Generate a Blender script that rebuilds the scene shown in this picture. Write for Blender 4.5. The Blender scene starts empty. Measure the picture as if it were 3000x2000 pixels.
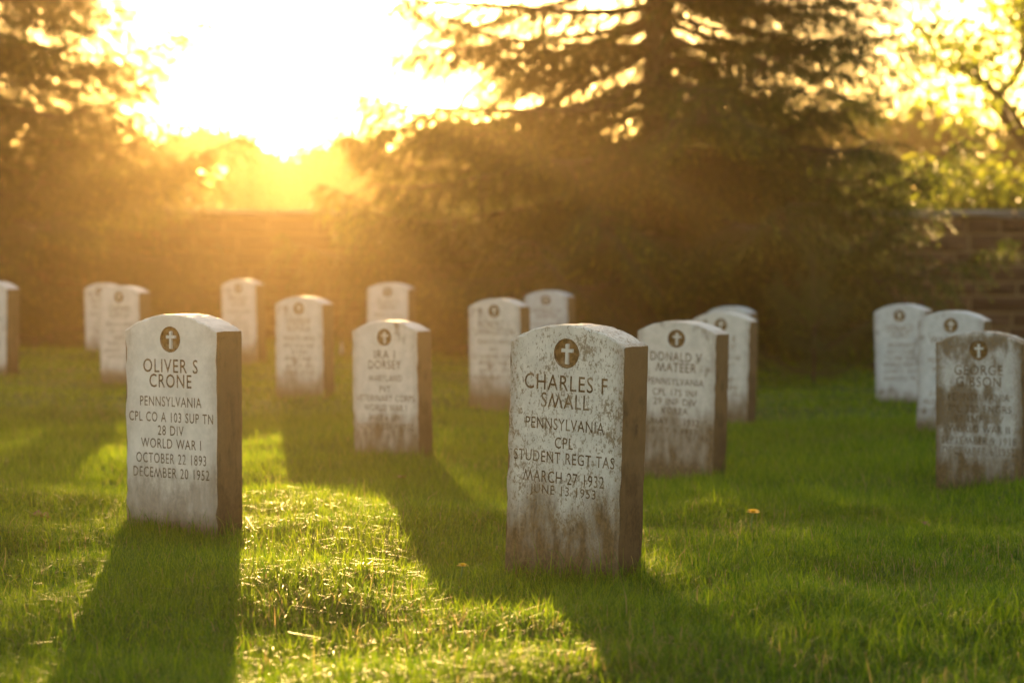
import bpy, bmesh, math, random
import numpy as np
from mathutils import Vector, Matrix, Euler

R = math.radians
scene = bpy.context.scene
col = scene.collection

# ------------------------------------------------------------------ camera
CAM_H = 0.80
cam_d = bpy.data.cameras.new('camera')
cam = bpy.data.objects.new('camera', cam_d)
col.objects.link(cam)
cam.location = (0, 0, CAM_H)
cam.rotation_euler = (R(90 - 2.304), 0, 0)
cam_d.sensor_width = 36.0
cam_d.lens = 70.0
cam_d.clip_start = 0.05
cam_d.clip_end = 2000
cam_d.dof.use_dof = True
cam_d.dof.focus_distance = 4.95
cam_d.dof.aperture_fstop = 3.2
scene.camera = cam

# ------------------------------------------------------------------ sky, sun, exposure
SUN_EL, SUN_AZ = 6.4, -7.3          # degrees; azimuth measured from +Y towards +X
world = bpy.data.worlds.new('World')
scene.world = world
world.use_nodes = True
world.cycles.sampling_method = 'NONE'   # the sky is smooth: found by bounce rays
wn = world.node_tree
wn.nodes.clear()
sky = wn.nodes.new('ShaderNodeTexSky')
sky.sky_type = 'NISHITA'
sky.sun_disc = False
sky.sun_elevation = R(SUN_EL)
sky.sun_rotation = R(SUN_AZ)
sky.air_density = 1.0
sky.dust_density = 3.5
sky.ozone_density = 0.0
bg = wn.nodes.new('ShaderNodeBackground')
bg.inputs['Strength'].default_value = 0.064
wo = wn.nodes.new('ShaderNodeOutputWorld')
wn.links.new(sky.outputs[0], bg.inputs['Color'])
wn.links.new(bg.outputs[0], wo.inputs['Surface'])

sun_d = bpy.data.lights.new('sun', 'SUN')
sun_d.energy = 5.0
sun_d.angle = R(0.5)
sun_d.color = (1.0, 0.60, 0.22)
sun = bpy.data.objects.new('sun', sun_d)
col.objects.link(sun)
to_sun = Vector((math.sin(R(SUN_AZ)) * math.cos(R(SUN_EL)), math.cos(R(SUN_AZ)) * math.cos(R(SUN_EL)), math.sin(R(SUN_EL))))
sun.rotation_euler = to_sun.to_track_quat('Z', 'Y').to_euler()
sun.location = (-6, 40, 9)

scene.view_settings.view_transform = 'Standard'
scene.view_settings.look = 'None'
scene.view_settings.exposure = 3.55
scene.view_settings.gamma = 1.0
scene.view_settings.use_curve_mapping = False
HAZE_DENSITY = 0.00145
HAZE_G = 0.82

scene.render.engine = 'CYCLES'
cy = scene.cycles
cy.use_denoising = True
cy.use_adaptive_sampling = False
cy.max_bounces = 4
cy.diffuse_bounces = 2
cy.glossy_bounces = 2
cy.transmission_bounces = 4
cy.volume_bounces = 0
cy.transparent_max_bounces = 8
cy.caustics_reflective = False
cy.caustics_refractive = False
cy.sample_clamp_indirect = 6.0

# ------------------------------------------------------------------ helpers
def tag(o, label=None, cat=None, group=None, kind=None):
    if label: o['label'] = label
    if cat: o['category'] = cat
    if group: o['group'] = group
    if kind: o['kind'] = kind
    return o

def empty(name, loc=(0, 0, 0), rz=0.0):
    o = bpy.data.objects.new(name, None)
    o.empty_display_size = 0.2
    col.objects.link(o)
    o.location = loc
    o.rotation_euler = (0, 0, rz)
    return o

def link_mesh(name, me, mats=None, parent=None):
    o = bpy.data.objects.new(name, me)
    col.objects.link(o)
    if mats is not None:
        for m in (mats if isinstance(mats, (list, tuple)) else [mats]):
            me.materials.append(m)
    if parent is not None: o.parent = parent
    return o

def np_mesh(name, V, F, attr=None, smooth=False):
    """V (n,3); F list of (m,k) integer arrays; attr: {name: (n,) or (n,3) per-vertex values}"""
    me = bpy.data.meshes.new(name)
    V = np.ascontiguousarray(V, dtype=np.float32)
    me.vertices.add(len(V))
    me.vertices.foreach_set('co', V.ravel())
    F = [np.asarray(f, dtype=np.int32) for f in F if len(f)]
    loops = np.concatenate([f.ravel() for f in F])
    tot = np.concatenate([np.full(len(f), f.shape[1], np.int32) for f in F])
    start = np.concatenate([[0], np.cumsum(tot)[:-1]]).astype(np.int32)
    me.loops.add(len(loops))
    me.loops.foreach_set('vertex_index', loops)
    me.polygons.add(len(tot))
    me.polygons.foreach_set('loop_start', start)
    me.polygons.foreach_set('loop_total', tot)
    if smooth:
        me.polygons.foreach_set('use_smooth', np.ones(len(tot), dtype=bool))
    me.update(calc_edges=True)
    for k, v in (attr or {}).items():
        v = np.asarray(v, dtype=np.float32)
        if v.ndim == 1:
            a = me.attributes.new(k, 'FLOAT', 'POINT'); a.data.foreach_set('value', v)
        else:
            a = me.attributes.new(k, 'FLOAT_VECTOR', 'POINT'); a.data.foreach_set('vector', v.ravel())
    return me

class Acc:
    """accumulates tubes and loose faces as numpy arrays"""
    def __init__(s): s.V = []; s.T = []; s.Q = []; s.A = []; s.n = 0
    def add(s, V, T=None, Q=None, a=0.0):
        V = np.asarray(V, float)
        s.V.append(V)
        if T is not None and len(T): s.T.append(np.asarray(T) + s.n)
        if Q is not None and len(Q): s.Q.append(np.asarray(Q) + s.n)
        s.A.append(np.broadcast_to(np.asarray(a, float), (len(V),)).copy())
        s.n += len(V)
    def tube(s, P, rad, sides=5, a=0.0):
        P = np.asarray(P, float); rad = np.asarray(rad, float)
        n = len(P)
        t = np.gradient(P, axis=0); t /= np.linalg.norm(t, axis=1)[:, None] + 1e-9
        ref = np.array([0, 0, 1.0]) if abs(t[:, 2]).mean() < 0.8 else np.array([1.0, 0, 0])
        u = np.cross(t, ref); u /= np.linalg.norm(u, axis=1)[:, None] + 1e-9
        v = np.cross(t, u)
        ang = np.linspace(0, 2 * np.pi, sides, endpoint=False)
        V = P[:, None] + rad[:, None, None] * (u[:, None] * np.cos(ang)[None, :, None] + v[:, None] * np.sin(ang)[None, :, None])
        i = np.arange(n - 1)[:, None] * sides; j = np.arange(sides)[None]
        jn = (j + 1) % sides
        Q = np.stack([i + j, i + jn, i + sides + jn, i + sides + j], -1).reshape(-1, 4)
        s.add(V.reshape(-1, 3), None, Q, a)
    def mesh(s, name, smooth=False):
        V = np.concatenate(s.V)
        F = []
        if s.Q: F.append(np.concatenate(s.Q))
        if s.T: F.append(np.concatenate(s.T))
        return np_mesh(name, V, F, {'tint': np.concatenate(s.A)}, smooth)

# ------------------------------------------------------------------ material helpers
class NT:
    def __init__(s, name):
        s.m = bpy.data.materials.new(name); s.m.use_nodes = True
        s.t = s.m.node_tree; s.t.nodes.clear()
        s.out = s.n('ShaderNodeOutputMaterial')
    def n(s, k, **kw):
        nd = s.t.nodes.new(k)
        for a, b in kw.items(): setattr(nd, a, b)
        return nd
    def l(s, a, b): s.t.links.new(a, b)
    def noise(s, vec, scale, detail=4, rough=0.55, dist=0.0):
        nd = s.n('ShaderNodeTexNoise')
        nd.inputs['Scale'].default_value = scale; nd.inputs['Detail'].default_value = detail
        nd.inputs['Roughness'].default_value = rough; nd.inputs['Distortion'].default_value = dist
        if vec is not None: s.l(vec, nd.inputs['Vector'])
        return nd.outputs['Fac']
    def mapping(s, vec, loc=(0, 0, 0), scale=(1, 1, 1)):
        nd = s.n('ShaderNodeMapping')
        nd.inputs['Location'].default_value = loc; nd.inputs['Scale'].default_value = scale
        s.l(vec, nd.inputs['Vector']); return nd.outputs[0]
    def ramp(s, fac, lo, hi, a=0.0, b=1.0):
        nd = s.n('ShaderNodeMapRange', interpolation_type='SMOOTHSTEP')
        nd.inputs['From Min'].default_value = lo; nd.inputs['From Max'].default_value = hi
        nd.inputs['To Min'].default_value = a; nd.inputs['To Max'].default_value = b
        s.l(fac, nd.inputs['Value']); return nd.outputs[0]
    def math(s, op, a, b=None, clamp=False):
        nd = s.n('ShaderNodeMath', operation=op, use_clamp=clamp)
        for i, v in enumerate((a, b)):
            if v is None: continue
            if isinstance(v, (int, float)): nd.inputs[i].default_value = v
            else: s.l(v, nd.inputs[i])
        return nd.outputs[0]
    def mix(s, fac, a, b):
        nd = s.n('ShaderNodeMix', data_type='RGBA')
        for k, v in ((0, fac), (6, a), (7, b)):
            if isinstance(v, (int, float)): nd.inputs[k].default_value = v
            elif isinstance(v, tuple): nd.inputs[k].default_value = (*v, 1.0)
            else: s.l(v, nd.inputs[k])
        return nd.outputs[2]
    def bump(s, h, strength=0.3, dist=0.002):
        nd = s.n('ShaderNodeBump'); nd.inputs['Strength'].default_value = strength; nd.inputs['Distance'].default_value = dist
        s.l(h, nd.inputs['Height']); return nd.outputs[0]
    def principled(s, colr, rough=0.8, normal=None, spec=0.3):
        nd = s.n('ShaderNodeBsdfPrincipled')
        if isinstance(colr, tuple): nd.inputs['Base Color'].default_value = (*colr, 1)
        else: s.l(colr, nd.inputs['Base Color'])
        nd.inputs['Roughness'].default_value = rough
        nd.inputs['Specular IOR Level'].default_value = spec
        if normal is not None: s.l(normal, nd.inputs['Normal'])
        return nd.outputs[0]
    def done(s, sh): s.l(sh, s.out.inputs['Surface']); return s.m

def leaf_material(name, c_dark, c_light, trans=0.4, rough=0.5, spec=0.3, tcol=None, rand=0.25):
    t = NT(name)
    at = t.n('ShaderNodeAttribute', attribute_name='tint').outputs['Fac']
    base = t.mix(at, c_dark, c_light)
    ob = t.n('ShaderNodeObjectInfo').outputs['Random']
    hs = t.n('ShaderNodeHueSaturation')
    t.l(t.math('ADD', t.math('MULTIPLY', ob, rand), 1.0 - rand / 2), hs.inputs['Value'])
    t.l(base, hs.inputs['Color'])
    c = hs.outputs[0]
    p = t.principled(c, rough, None, spec)
    tr = t.n('ShaderNodeBsdfTranslucent')
    if tcol:
        mx = t.n('ShaderNodeMix', data_type='RGBA', blend_type='MULTIPLY')
        mx.inputs[0].default_value = 1.0
        t.l(c, mx.inputs[6]); mx.inputs[7].default_value = (*tcol, 1)
        t.l(mx.outputs[2], tr.inputs['Color'])
    else: t.l(c, tr.inputs['Color'])
    ms = t.n('ShaderNodeMixShader'); ms.inputs[0].default_value = trans
    t.l(p, ms.inputs[1]); t.l(tr.outputs[0], ms.inputs[2])
    return t.done(ms.outputs[0])

def bark_material(name, c1, c2):
    t = NT(name)
    co = t.n('ShaderNodeTexCoord').outputs['Object']
    nz = t.noise(t.mapping(co, scale=(9, 9, 2)), 4, 6, 0.65)
    return t.done(t.principled(t.mix(t.ramp(nz, 0.35, 0.65), c1, c2), 0.9, t.bump(nz, 0.6, 0.02), 0.2))

def marble(name, seed, speck=0.5, streak=0.4, bottom=0.12, bstr=0.8, patch=0.3, edge=0.2, base=(0.53, 0.49, 0.45), halfw=0.165):
    """weathered marble: pale ground, dark growth in specks, vertical streaks and a soiled foot"""
    rnd = random.Random(seed)
    t = NT(name)
    co = t.n('ShaderNodeTexCoord').outputs['Object']
    off = tuple(rnd.uniform(-20, 20) for _ in range(3))
    c1 = t.mapping(co, off, (1, 1, 1))
    c2 = t.mapping(co, off, (1, 1, 0.28))
    c3 = t.mapping(co, off, (1, 1, 0.62))
    sep = t.n('ShaderNodeSeparateXYZ'); t.l(co, sep.inputs[0])
    z = sep.outputs['Z']; x = sep.outputs['X']
    fine = t.noise(c3, 260, 5, 0.65)
    mid = t.noise(c3, 125, 5, 0.62)
    big = t.noise(c1, 7, 4, 0.55)
    strk = t.noise(c2, 34, 6, 0.6)
    strk2 = t.noise(c2, 13, 5, 0.62)
    # specks of lichen, clustered by the broad noise
    sp = t.math('ADD', t.math('MULTIPLY', fine, 0.45), t.math('MULTIPLY', mid, 0.55))
    sp = t.math('ADD', sp, t.math('MULTIPLY', t.math('SUBTRACT', big, 0.5), 0.35))
    lo = 0.70 - 0.25 * speck
    m_sp = t.math('MULTIPLY', t.ramp(sp, lo, lo + 0.12), min(1.0, 0.35 + 0.5 * speck))
    # vertical streaks
    lo2 = 0.74 - 0.28 * streak
    m_st = t.math('MULTIPLY', t.ramp(strk2, lo2, lo2 + 0.2), t.ramp(strk, 0.36, 0.56))
    m_st = t.math('MULTIPLY', m_st, 0.62)
    # soiled foot with runs of clean stone in it
    edgez = t.math('ADD', z, t.math('MULTIPLY', t.math('SUBTRACT', strk2, 0.5), 0.30))
    edgez = t.math('ADD', edgez, t.math('MULTIPLY', t.math('SUBTRACT', mid, 0.5), 0.08))
    m_bt = t.math('MULTIPLY', t.ramp(edgez, bottom - 0.07, bottom + 0.06, 1.0, 0.0), t.math('MULTIPLY', t.ramp(strk, 0.25, 0.65, 0.62, 1.0), bstr))
    # broad patches
    m_pt = t.math('MULTIPLY', t.ramp(t.math('ADD', big, t.math('MULTIPLY', t.math('SUBTRACT', strk, 0.5), 0.5)), 0.7 - 0.32 * patch, 0.86 - 0.32 * patch), 0.8)
    # margins
    ax = t.math('ADD', t.math('ABSOLUTE', x), t.math('MULTIPLY', t.math('SUBTRACT', mid, 0.5), 0.06))
    m_ed = t.math('MULTIPLY', t.ramp(ax, halfw - 0.045, halfw), edge)
    one = 1.0
    inv = None
    m_so = t.math('MULTIPLY', t.ramp(t.math('ADD', z, t.math('MULTIPLY', t.math('SUBTRACT', big, 0.5), 0.10)), 0.0, 0.075, 1.0, 0.0), 0.75)
    m_so = t.math('MULTIPLY', m_so, 1.0 if bstr > 0 else 0.0)
    for m in (m_sp, m_st, m_bt, m_pt, m_ed, m_so):
        q = t.math('SUBTRACT', 1.0, m, True)
        inv = q if inv is None else t.math('MULTIPLY', inv, q)
    dirt = t.math('SUBTRACT', 1.0, inv, True)
    tone = t.noise(c1, 26, 4, 0.6)
    b2 = tuple(v * 0.82 for v in base)
    clean = t.mix(t.ramp(tone, 0.3, 0.7), b2, base)
    dcol = t.mix(t.ramp(mid, 0.3, 0.7), (0.070, 0.043, 0.016), (0.150, 0.096, 0.040))
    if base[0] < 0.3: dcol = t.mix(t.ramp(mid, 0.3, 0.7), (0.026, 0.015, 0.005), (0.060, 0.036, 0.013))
    c = t.mix(dirt, clean, dcol)
    hgt = t.math('ADD', t.math('MULTIPLY', fine, 0.6), t.math('MULTIPLY', mid, 0.6))
    return t.done(t.principled(c, 0.85, t.bump(hgt, 0.35, 0.0025), 0.25))

# ------------------------------------------------------------------ layout of the headstones
# X, Y, ground z, turn (deg), height above ground, lean right (deg), lean back (deg)
ST = {
 'crone':      (-0.926,  5.603,  0.054, -31.0, 0.598, 0.0, 0.0),
 'small':      ( 0.150,  4.904,  0.058, -34.3, 0.588, 1.9, 0.0),
 'dorsey':     (-0.506,  8.464, -0.028, -30.0, 0.577, -0.9, 0.0),
 'andrew':     (-1.210, 11.628,  0.019, -29.5, 0.576, -0.8, 0.5),
 'stephen':    (-2.443, 12.593,  0.057, -30.1, 0.588, -0.8, 0.0),
 'back_st':    (-3.250, 15.900,  0.040, -33.0, 0.585, -1.3, 0.0),
 'leftedge':   (-3.422, 13.165,  0.068, -32.8, 0.600, 1.6, 0.0),
 'back508':    (-2.014, 14.979,  0.079, -30.3, 0.587, -1.6, 0.3),
 'back842':    (-0.909, 14.999,  0.036, -28.3, 0.603, 0.2, 0.0),
 'livingston': (-0.067, 11.201,  0.016, -30.0, 0.575, -0.7, 0.0),
 'back1207':   ( 0.275, 14.298, -0.008, -31.1, 0.599, -0.5, 0.0),
 'mateer':     ( 0.680,  8.037, -0.038, -33.7, 0.598, 1.4, 0.0),
 'dy':         ( 1.150, 10.834, -0.042, -30.8, 0.567, 1.3, 0.0),
 'back_dy':    ( 1.525, 13.800, -0.102, -33.0, 0.591, 0.0, 0.0),
 'hunt':       ( 2.361, 11.921, -0.058, -33.1, 0.603, -2.2, 0.0),
 'r16':        ( 2.149,  9.682, -0.011, -31.7, 0.571, 0.6, 0.0),
 'gibson':     ( 1.755,  7.380, -0.026, -33.0, 0.568, -0.6, 0.0),
}
SX = np.array([v[0] for v in ST.values()]); SY = np.array([v[1] for v in ST.values()]); SZ = np.array([v[2] for v in ST.values()])
_rg = np.random.RandomState(5)
WAVES = []
for wl, amp, n in ((3.2, 0.016, 4), (1.25, 0.014, 6), (0.55, 0.0085, 8), (0.25, 0.0022, 8)):
    for _ in range(n):
        a = _rg.uniform(0, 2 * np.pi); k = 2 * np.pi / (wl * _rg.uniform(0.75, 1.3))
        WAVES.append((k * np.cos(a), k * np.sin(a), _rg.uniform(0, 6.3), amp * _rg.uniform(0.5, 1.0) / math.sqrt(n) * 1.4))

def ground_z(x, y):
    x = np.asarray(x, float); y = np.asarray(y, float)
    num = np.zeros_like(x); den = np.full_like(x, 0.02)
    for sx, sy, sz in zip(SX, SY, SZ):
        w = np.exp(-((x - sx) ** 2 + (y - sy) ** 2) / (2 * 1.1 ** 2))
        num += w * sz; den += w
    z = num / den
    f = np.clip(1.0 - (np.hypot(x, y - 10) - 18) / 20, 0, 1)
    for kx, ky, ph, am in WAVES:
        z = z + am * np.sin(kx * x + ky * y + ph) * f
    # worn low hollow at the foot of each stone
    for sx, sy, sz in zip(SX, SY, SZ):
        z = z - 0.008 * np.exp(-((x - sx) ** 2 + (y - sy) ** 2) / (2 * 0.16 ** 2))
    return z - 0.020          # the stones were measured where the grass tips meet them

def gz(x, y): return float(ground_z(np.array([x]), np.array([y]))[0])

# ------------------------------------------------------------------ ground
def axis(core, step, far):
    a = list(np.arange(core[0], core[1] + 1e-6, step))
    s = step; v = core[1]
    hi = []
    while v < far:
        s *= 1.35; v += s; hi.append(min(v, far))
    s = step; v = core[0]; lo = []
    while v > -far:
        s *= 1.35; v -= s; lo.append(max(v, -far))
    return np.array(lo[::-1] + a + hi)

gx = axis((-6.5, 6.5), 0.09, 260.0); gy = axis((1.0, 22.0), 0.10, 260.0)
GX, GY = np.meshgrid(gx, gy)
GZ = ground_z(GX, GY)
nx, ny = len(gx), len(gy)
idx = np.arange(nx * ny).reshape(ny, nx)
Q = np.stack([idx[:-1, :-1], idx[:-1, 1:], idx[1:, 1:], idx[1:, :-1]], -1).reshape(-1, 4)
gm = np_mesh('ground', np.stack([GX, GY, GZ], -1).reshape(-1, 3), [Q], smooth=True)
t = NT('turf_soil')
co = t.n('ShaderNodeTexCoord').outputs['Object']
n1 = t.noise(co, 1.3, 5); n2 = t.noise(co, 22, 6, 0.65)
cc = t.mix(t.ramp(n2, 0.35, 0.65), (0.026, 0.046, 0.006), (0.060, 0.098, 0.012))
cc = t.mix(t.ramp(n1, 0.45, 0.75, 0, 0.35), cc, (0.075, 0.065, 0.030))
soil = t.done(t.principled(cc, 0.95, t.bump(n2, 0.7, 0.02), 0.1))
tag(link_mesh('ground', gm, soil), kind='structure')

# ------------------------------------------------------------------ wall of brown stone
WALL_Y, WALL_TOP = 21.3, 1.345
def stone_material(name, c1, c2, c3):
    t = NT(name)
    co = t.n('ShaderNodeTexCoord').outputs['Object']
    ob = t.n('ShaderNodeObjectInfo').outputs['Random']
    ad = t.n('ShaderNodeVectorMath', operation='ADD'); t.l(co, ad.inputs[0])
    cmb = t.n('ShaderNodeCombineXYZ'); t.l(t.math('MULTIPLY', ob, 37.0), cmb.inputs[0]); t.l(cmb.outputs[0], ad.inputs[1])
    n1 = t.noise(ad.outputs[0], 2.2, 5, 0.6); n2 = t.noise(ad.outputs[0], 9, 5, 0.65)
    c = t.mix(ob, c1, c2)
    c = t.mix(t.ramp(n1, 0.4, 0.75, 0, 0.7), c, c3)
    return t.done(t.principled(c, 0.9, t.bump(n2, 0.6, 0.03), 0.2))
M_STONE = stone_material('brown_sandstone', (0.070, 0.034, 0.018), (0.125, 0.068, 0.038), (0.045, 0.024, 0.014))
M_COPE = stone_material('grey_coping', (0.17, 0.145, 0.12), (0.22, 0.19, 0.16), (0.12, 0.10, 0.085))
t = NT('lime_mortar')
co = t.n('ShaderNodeTexCoord').outputs['Object']; n2 = t.noise(co, 30, 5, 0.65)
M_MORTAR = t.done(t.principled(t.mix(n2, (0.18, 0.115, 0.058), (0.25, 0.165, 0.088)), 0.95, t.bump(n2, 0.5, 0.01), 0.1))

def rough_block(name, seed, amp):
    """unit block -0.5..0.5, bevelled, with an uneven face towards -y"""
    rnd = random.Random(seed)
    bm = bmesh.new()
    bmesh.ops.create_cube(bm, size=1.0)
    bmesh.ops.subdivide_edges(bm, edges=[e for e in bm.edges if abs(e.verts[0].co.y - e.verts[1].co.y) < 1e-6], cuts=2, use_grid_fill=True)
    for v in bm.verts:
        fx, fz = abs(v.co.x) > 0.49, abs(v.co.z) > 0.49
        if v.co.y < 0:
            if fx or fz:
                v.co.y += 0.10 + rnd.uniform(-0.02, 0.04)
                if fx: v.co.x *= 1 - rnd.uniform(0.005, 0.03)
                if fz: v.co.z *= 1 - rnd.uniform(0.02, 0.08)
            else:
                v.co.y += rnd.uniform(-amp, amp)
    me = bpy.data.meshes.new(name); bm.to_mesh(me); bm.free()
    return me

def build_wall():
    root = empty('stone_wall', (0, WALL_Y, 0))
    tag(root, 'long brown stone wall with pale mortar joints and grey coping behind the spruces', 'wall')
    x0, x1 = -9.5, 9.5
    bm = bmesh.new()
    bmesh.ops.create_cube(bm, size=1.0, matrix=Matrix.Translation((0, 0.20, (WALL_TOP - 0.09 - 0.3) / 2)) @ Matrix.Diagonal((x1 - x0, 0.36, WALL_TOP - 0.09 + 0.3, 1)))
    me = bpy.data.meshes.new('mortar'); bm.to_mesh(me); bm.free()
    link_mesh('mortar', me, M_MORTAR, root)
    blocks = [rough_block('wall_stone', 10 + i, 0.06) for i in range(5)]
    for b in blocks: b.materials.append(M_STONE)
    capm = rough_block('coping', 31, 0.01); capm.materials.append(M_COPE)
    rnd = random.Random(77)
    top = WALL_TOP - 0.09
    hs = [0.165, 0.19, 0.15, 0.175, 0.145, 0.18, 0.16]
    z = top; k = 0
    while z > -0.05:
        h = hs[k % len(hs)]; k += 1
        z -= h
        x = x0 + rnd.uniform(-0.4, 0)
        while x < x1:
            w = rnd.choice([0.42, 0.5, 0.58, 0.66, 0.34]) * rnd.uniform(0.9, 1.1)
            a, b = max(x, x0), min(x + w, x1)
            x += w
            if b - a < 0.1: continue
            o = bpy.data.objects.new('stone', rnd.choice(blocks)); col.objects.link(o); o.parent = root
            o.location = ((a + b) / 2, 0.062 + rnd.uniform(-0.008, 0.008), z + h / 2)
            o.scale = ((b - a) - rnd.uniform(0.022, 0.034), 0.16, h - rnd.uniform(0.020, 0.030))
            o.rotation_euler = (0, R(rnd.uniform(-0.6, 0.6)), 0)
    x = x0 - 0.05
    while x < x1:
        w = rnd.uniform(0.85, 1.15)
        o = bpy.data.objects.new('coping_stone', capm); col.objects.link(o); o.parent = root
        o.location = (x + w / 2, 0.20, top + 0.048); o.scale = (w - 0.012, 0.52, 0.088)
        o.rotation_euler = (0, R(rnd.uniform(-0.25, 0.25)), 0)
        x += w
build_wall()

# ------------------------------------------------------------------ headstones
SW, STK = 0.332, 0.112
RISE = 0.046
def grime(name, c1, c2, c3, worn):
    t = NT(name)
    ob = t.n('ShaderNodeObjectInfo').outputs['Location']
    ad = t.n('ShaderNodeVectorMath', operation='ADD')
    t.l(t.n('ShaderNodeTexCoord').outputs['Object'], ad.inputs[0]); t.l(ob, ad.inputs[1])
    n1 = t.noise(ad.outputs[0], 70, 4, 0.6); n2 = t.noise(ad.outputs[0], 26, 4, 0.6); n3 = t.noise(ad.outputs[0], 240, 4, 0.6)
    c = t.mix(t.ramp(n1, 0.35, 0.68), c1, c2)
    c = t.mix(t.math('MULTIPLY', t.ramp(n2, 0.48, 0.72), worn), c, c3)
    return t.done(t.principled(c, 0.9, t.bump(n3, 0.4, 0.002), 0.15))
M_GRIME = grime('grime_in_cuts', (0.060, 0.035, 0.012), (0.15, 0.092, 0.038), (0.34, 0.28, 0.21), 0.75)
M_GRIME_PALE = grime('grime_faded', (0.12, 0.078, 0.038), (0.25, 0.18, 0.11), (0.40, 0.34, 0.28), 0.8)
M_RECESS = grime('grime_in_emblem', (0.075, 0.043, 0.014), (0.17, 0.105, 0.042), (0.26, 0.19, 0.12), 0.8)

def slab_mesh(name, H, seed, wear=0.0013):
    rnd = random.Random(seed)
    sink = 0.14
    hw = SW / 2; sh = H - RISE
    rad = (hw * hw + RISE * RISE) / (2 * RISE)
    a0 = math.asin(hw / rad)
    pts = []
    nside = 26
    for i in range(nside + 1):
        pts.append((hw, -sink + (sh + sink) * i / nside))
    na = 26
    for i in range(1, na):
        a = a0 - 2 * a0 * i / na
        pts.append((rad * math.sin(a), H - rad + rad * math.cos(a)))
    for i in range(nside + 1):
        pts.append((-hw, sh - (sh + sink) * i / nside))
    n = len(pts)
    chips = {}
    for side in (0, 1):
        for _ in range(16):
            chips[rnd.randrange(n)] = rnd.uniform(0.001, 0.005)
    rings = []
    b = 0.0035
    cx, cz = 0.0, H * 0.5
    for yy, ins, kind in ((-STK / 2, b, 'f'), (-STK / 2 + b * 0.35, b * 0.3, 'e'), (-STK / 2 + b * 1.2, 0, 's'), (-STK * 0.2, 0, 's'), (STK * 0.2, 0, 's'),
                          (STK / 2 - b * 1.2, 0, 's'), (STK / 2 - b * 0.35, b * 0.3, 'e'), (STK / 2, b, 'b')):
        ring = []
        for i, (px, pz) in enumerate(pts):
            qx, qz = px, pz
            dx, dz = (math.copysign(1, px) if abs(px) > hw - 1e-6 else px / rad), 0.0
            if abs(px) <= hw - 1e-6 or pz >= sh - 1e-6:
                dz = 1.0
                dx = px / rad if abs(px) < hw - 1e-6 else math.copysign(0.8, px)
            if pz < -sink + 1e-6: dx, dz = math.copysign(1, px), 0
            k = ins + rnd.uniform(-wear, wear)
            if kind in 'fe' and i in chips: k += chips[i]
            ring.append((qx - dx * k, yy + (rnd.uniform(-wear, wear) * 0.5 if kind == 's' else 0), qz - dz * k))
        rings.append(ring)
    V = [p for r in rings for p in r]
    F = []
    mats = []
    for r in range(len(rings) - 1):
        for i in range(n - 1):
            F.append((r * n + i, (r + 1) * n + i, (r + 1) * n + i + 1, r * n + i + 1))
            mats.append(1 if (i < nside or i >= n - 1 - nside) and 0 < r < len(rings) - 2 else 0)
        F.append((r * n + n - 1, (r + 1) * n + n - 1, (r + 1) * n, r * n)); mats.append(0)
    F.append(tuple(range(n))); mats.append(0)
    F.append(tuple(range(len(rings) * n - 1, (len(rings) - 1) * n - 1, -1))); mats.append(0)
    me = bpy.data.meshes.new(name)
    me.from_pydata(V, [], F)
    me.polygons.foreach_set('material_index', mats)
    me.update()
    bm = bmesh.new(); bm.from_mesh(me); bmesh.ops.recalc_face_normals(bm, faces=bm.faces); bm.to_mesh(me); bm.free()
    return me

def font_mesh(s, depth, bold):
    cu = bpy.data.curves.new('txt', 'FONT')
    cu.body = s; cu.align_x = 'LEFT'; cu.size = 1.0; cu.resolution_u = 3
    cu.extrude = depth; cu.offset = bold; cu.space_character = 1.12; cu.space_word = 1.15
    ob = bpy.data.objects.new('txt', cu); col.objects.link(ob)
    dg = bpy.context.evaluated_depsgraph_get()
    me = bpy.data.meshes.new_from_object(ob.evaluated_get(dg))
    bpy.data.objects.remove(ob); bpy.data.curves.remove(cu)
    return me

def islands(me):
    bm = bmesh.new(); bm.from_mesh(me); bm.verts.ensure_lookup_table()
    seen = set(); isl = []
    for v in bm.verts:
        if v.index in seen: continue
        st, comp = [v], []
        seen.add(v.index)
        while st:
            q = st.pop(); comp.append(q.index)
            for e in q.link_edges:
                o = e.other_vert(q)
                if o.index not in seen: seen.add(o.index); st.append(o)
        xs = [bm.verts[i].co.x for i in comp]
        isl.append((min(xs), max(xs), comp))
    bm.free()
    isl.sort(key=lambda q: q[0])
    return isl

def text_mesh(s, capH, width, depth=0.0, bold=0.005):
    """built-in font, thickened, fitted to cap height and line width, centred at the origin in the xz plane facing -y.
    M is cut with splayed legs, as an inverted W."""
    src = s.replace('M', 'W')
    if 'B' in s: bold = 0.0     # the thickened B of this font closes up
    me = font_mesh(src, depth, bold)
    n = len(me.vertices)
    c = np.empty(n * 3, np.float32); me.vertices.foreach_get('co', c); c = c.reshape(-1, 3)
    x0, x1 = c[:, 0].min(), c[:, 0].max(); y0, y1 = c[:, 1].min(), c[:, 1].max()
    if 'M' in s:
        isl = islands(font_mesh(src, 0.0, bold))
        chars = [ch for ch in s if ch != ' ']
        if len(isl) == len(chars):
            for ch, (a, b, _) in zip(chars, isl):
                if ch == 'M':
                    k = (c[:, 0] > a - 1e-4) & (c[:, 0] < b + 1e-4)
                    c[k, 0] = a + b - c[k, 0]; c[k, 1] = y0 + y1 - c[k, 1]
    nat = (x1 - x0) * capH / (y1 - y0)
    w = width if width else nat
    d = np.stack([(c[:, 0] - (x0 + x1) / 2) * w / (x1 - x0), -c[:, 2], (c[:, 1] - (y0 + y1) / 2) * capH / (y1 - y0)], -1)
    me.vertices.foreach_set('co', d.astype(np.float32).ravel()); me.update()
    return me

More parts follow.
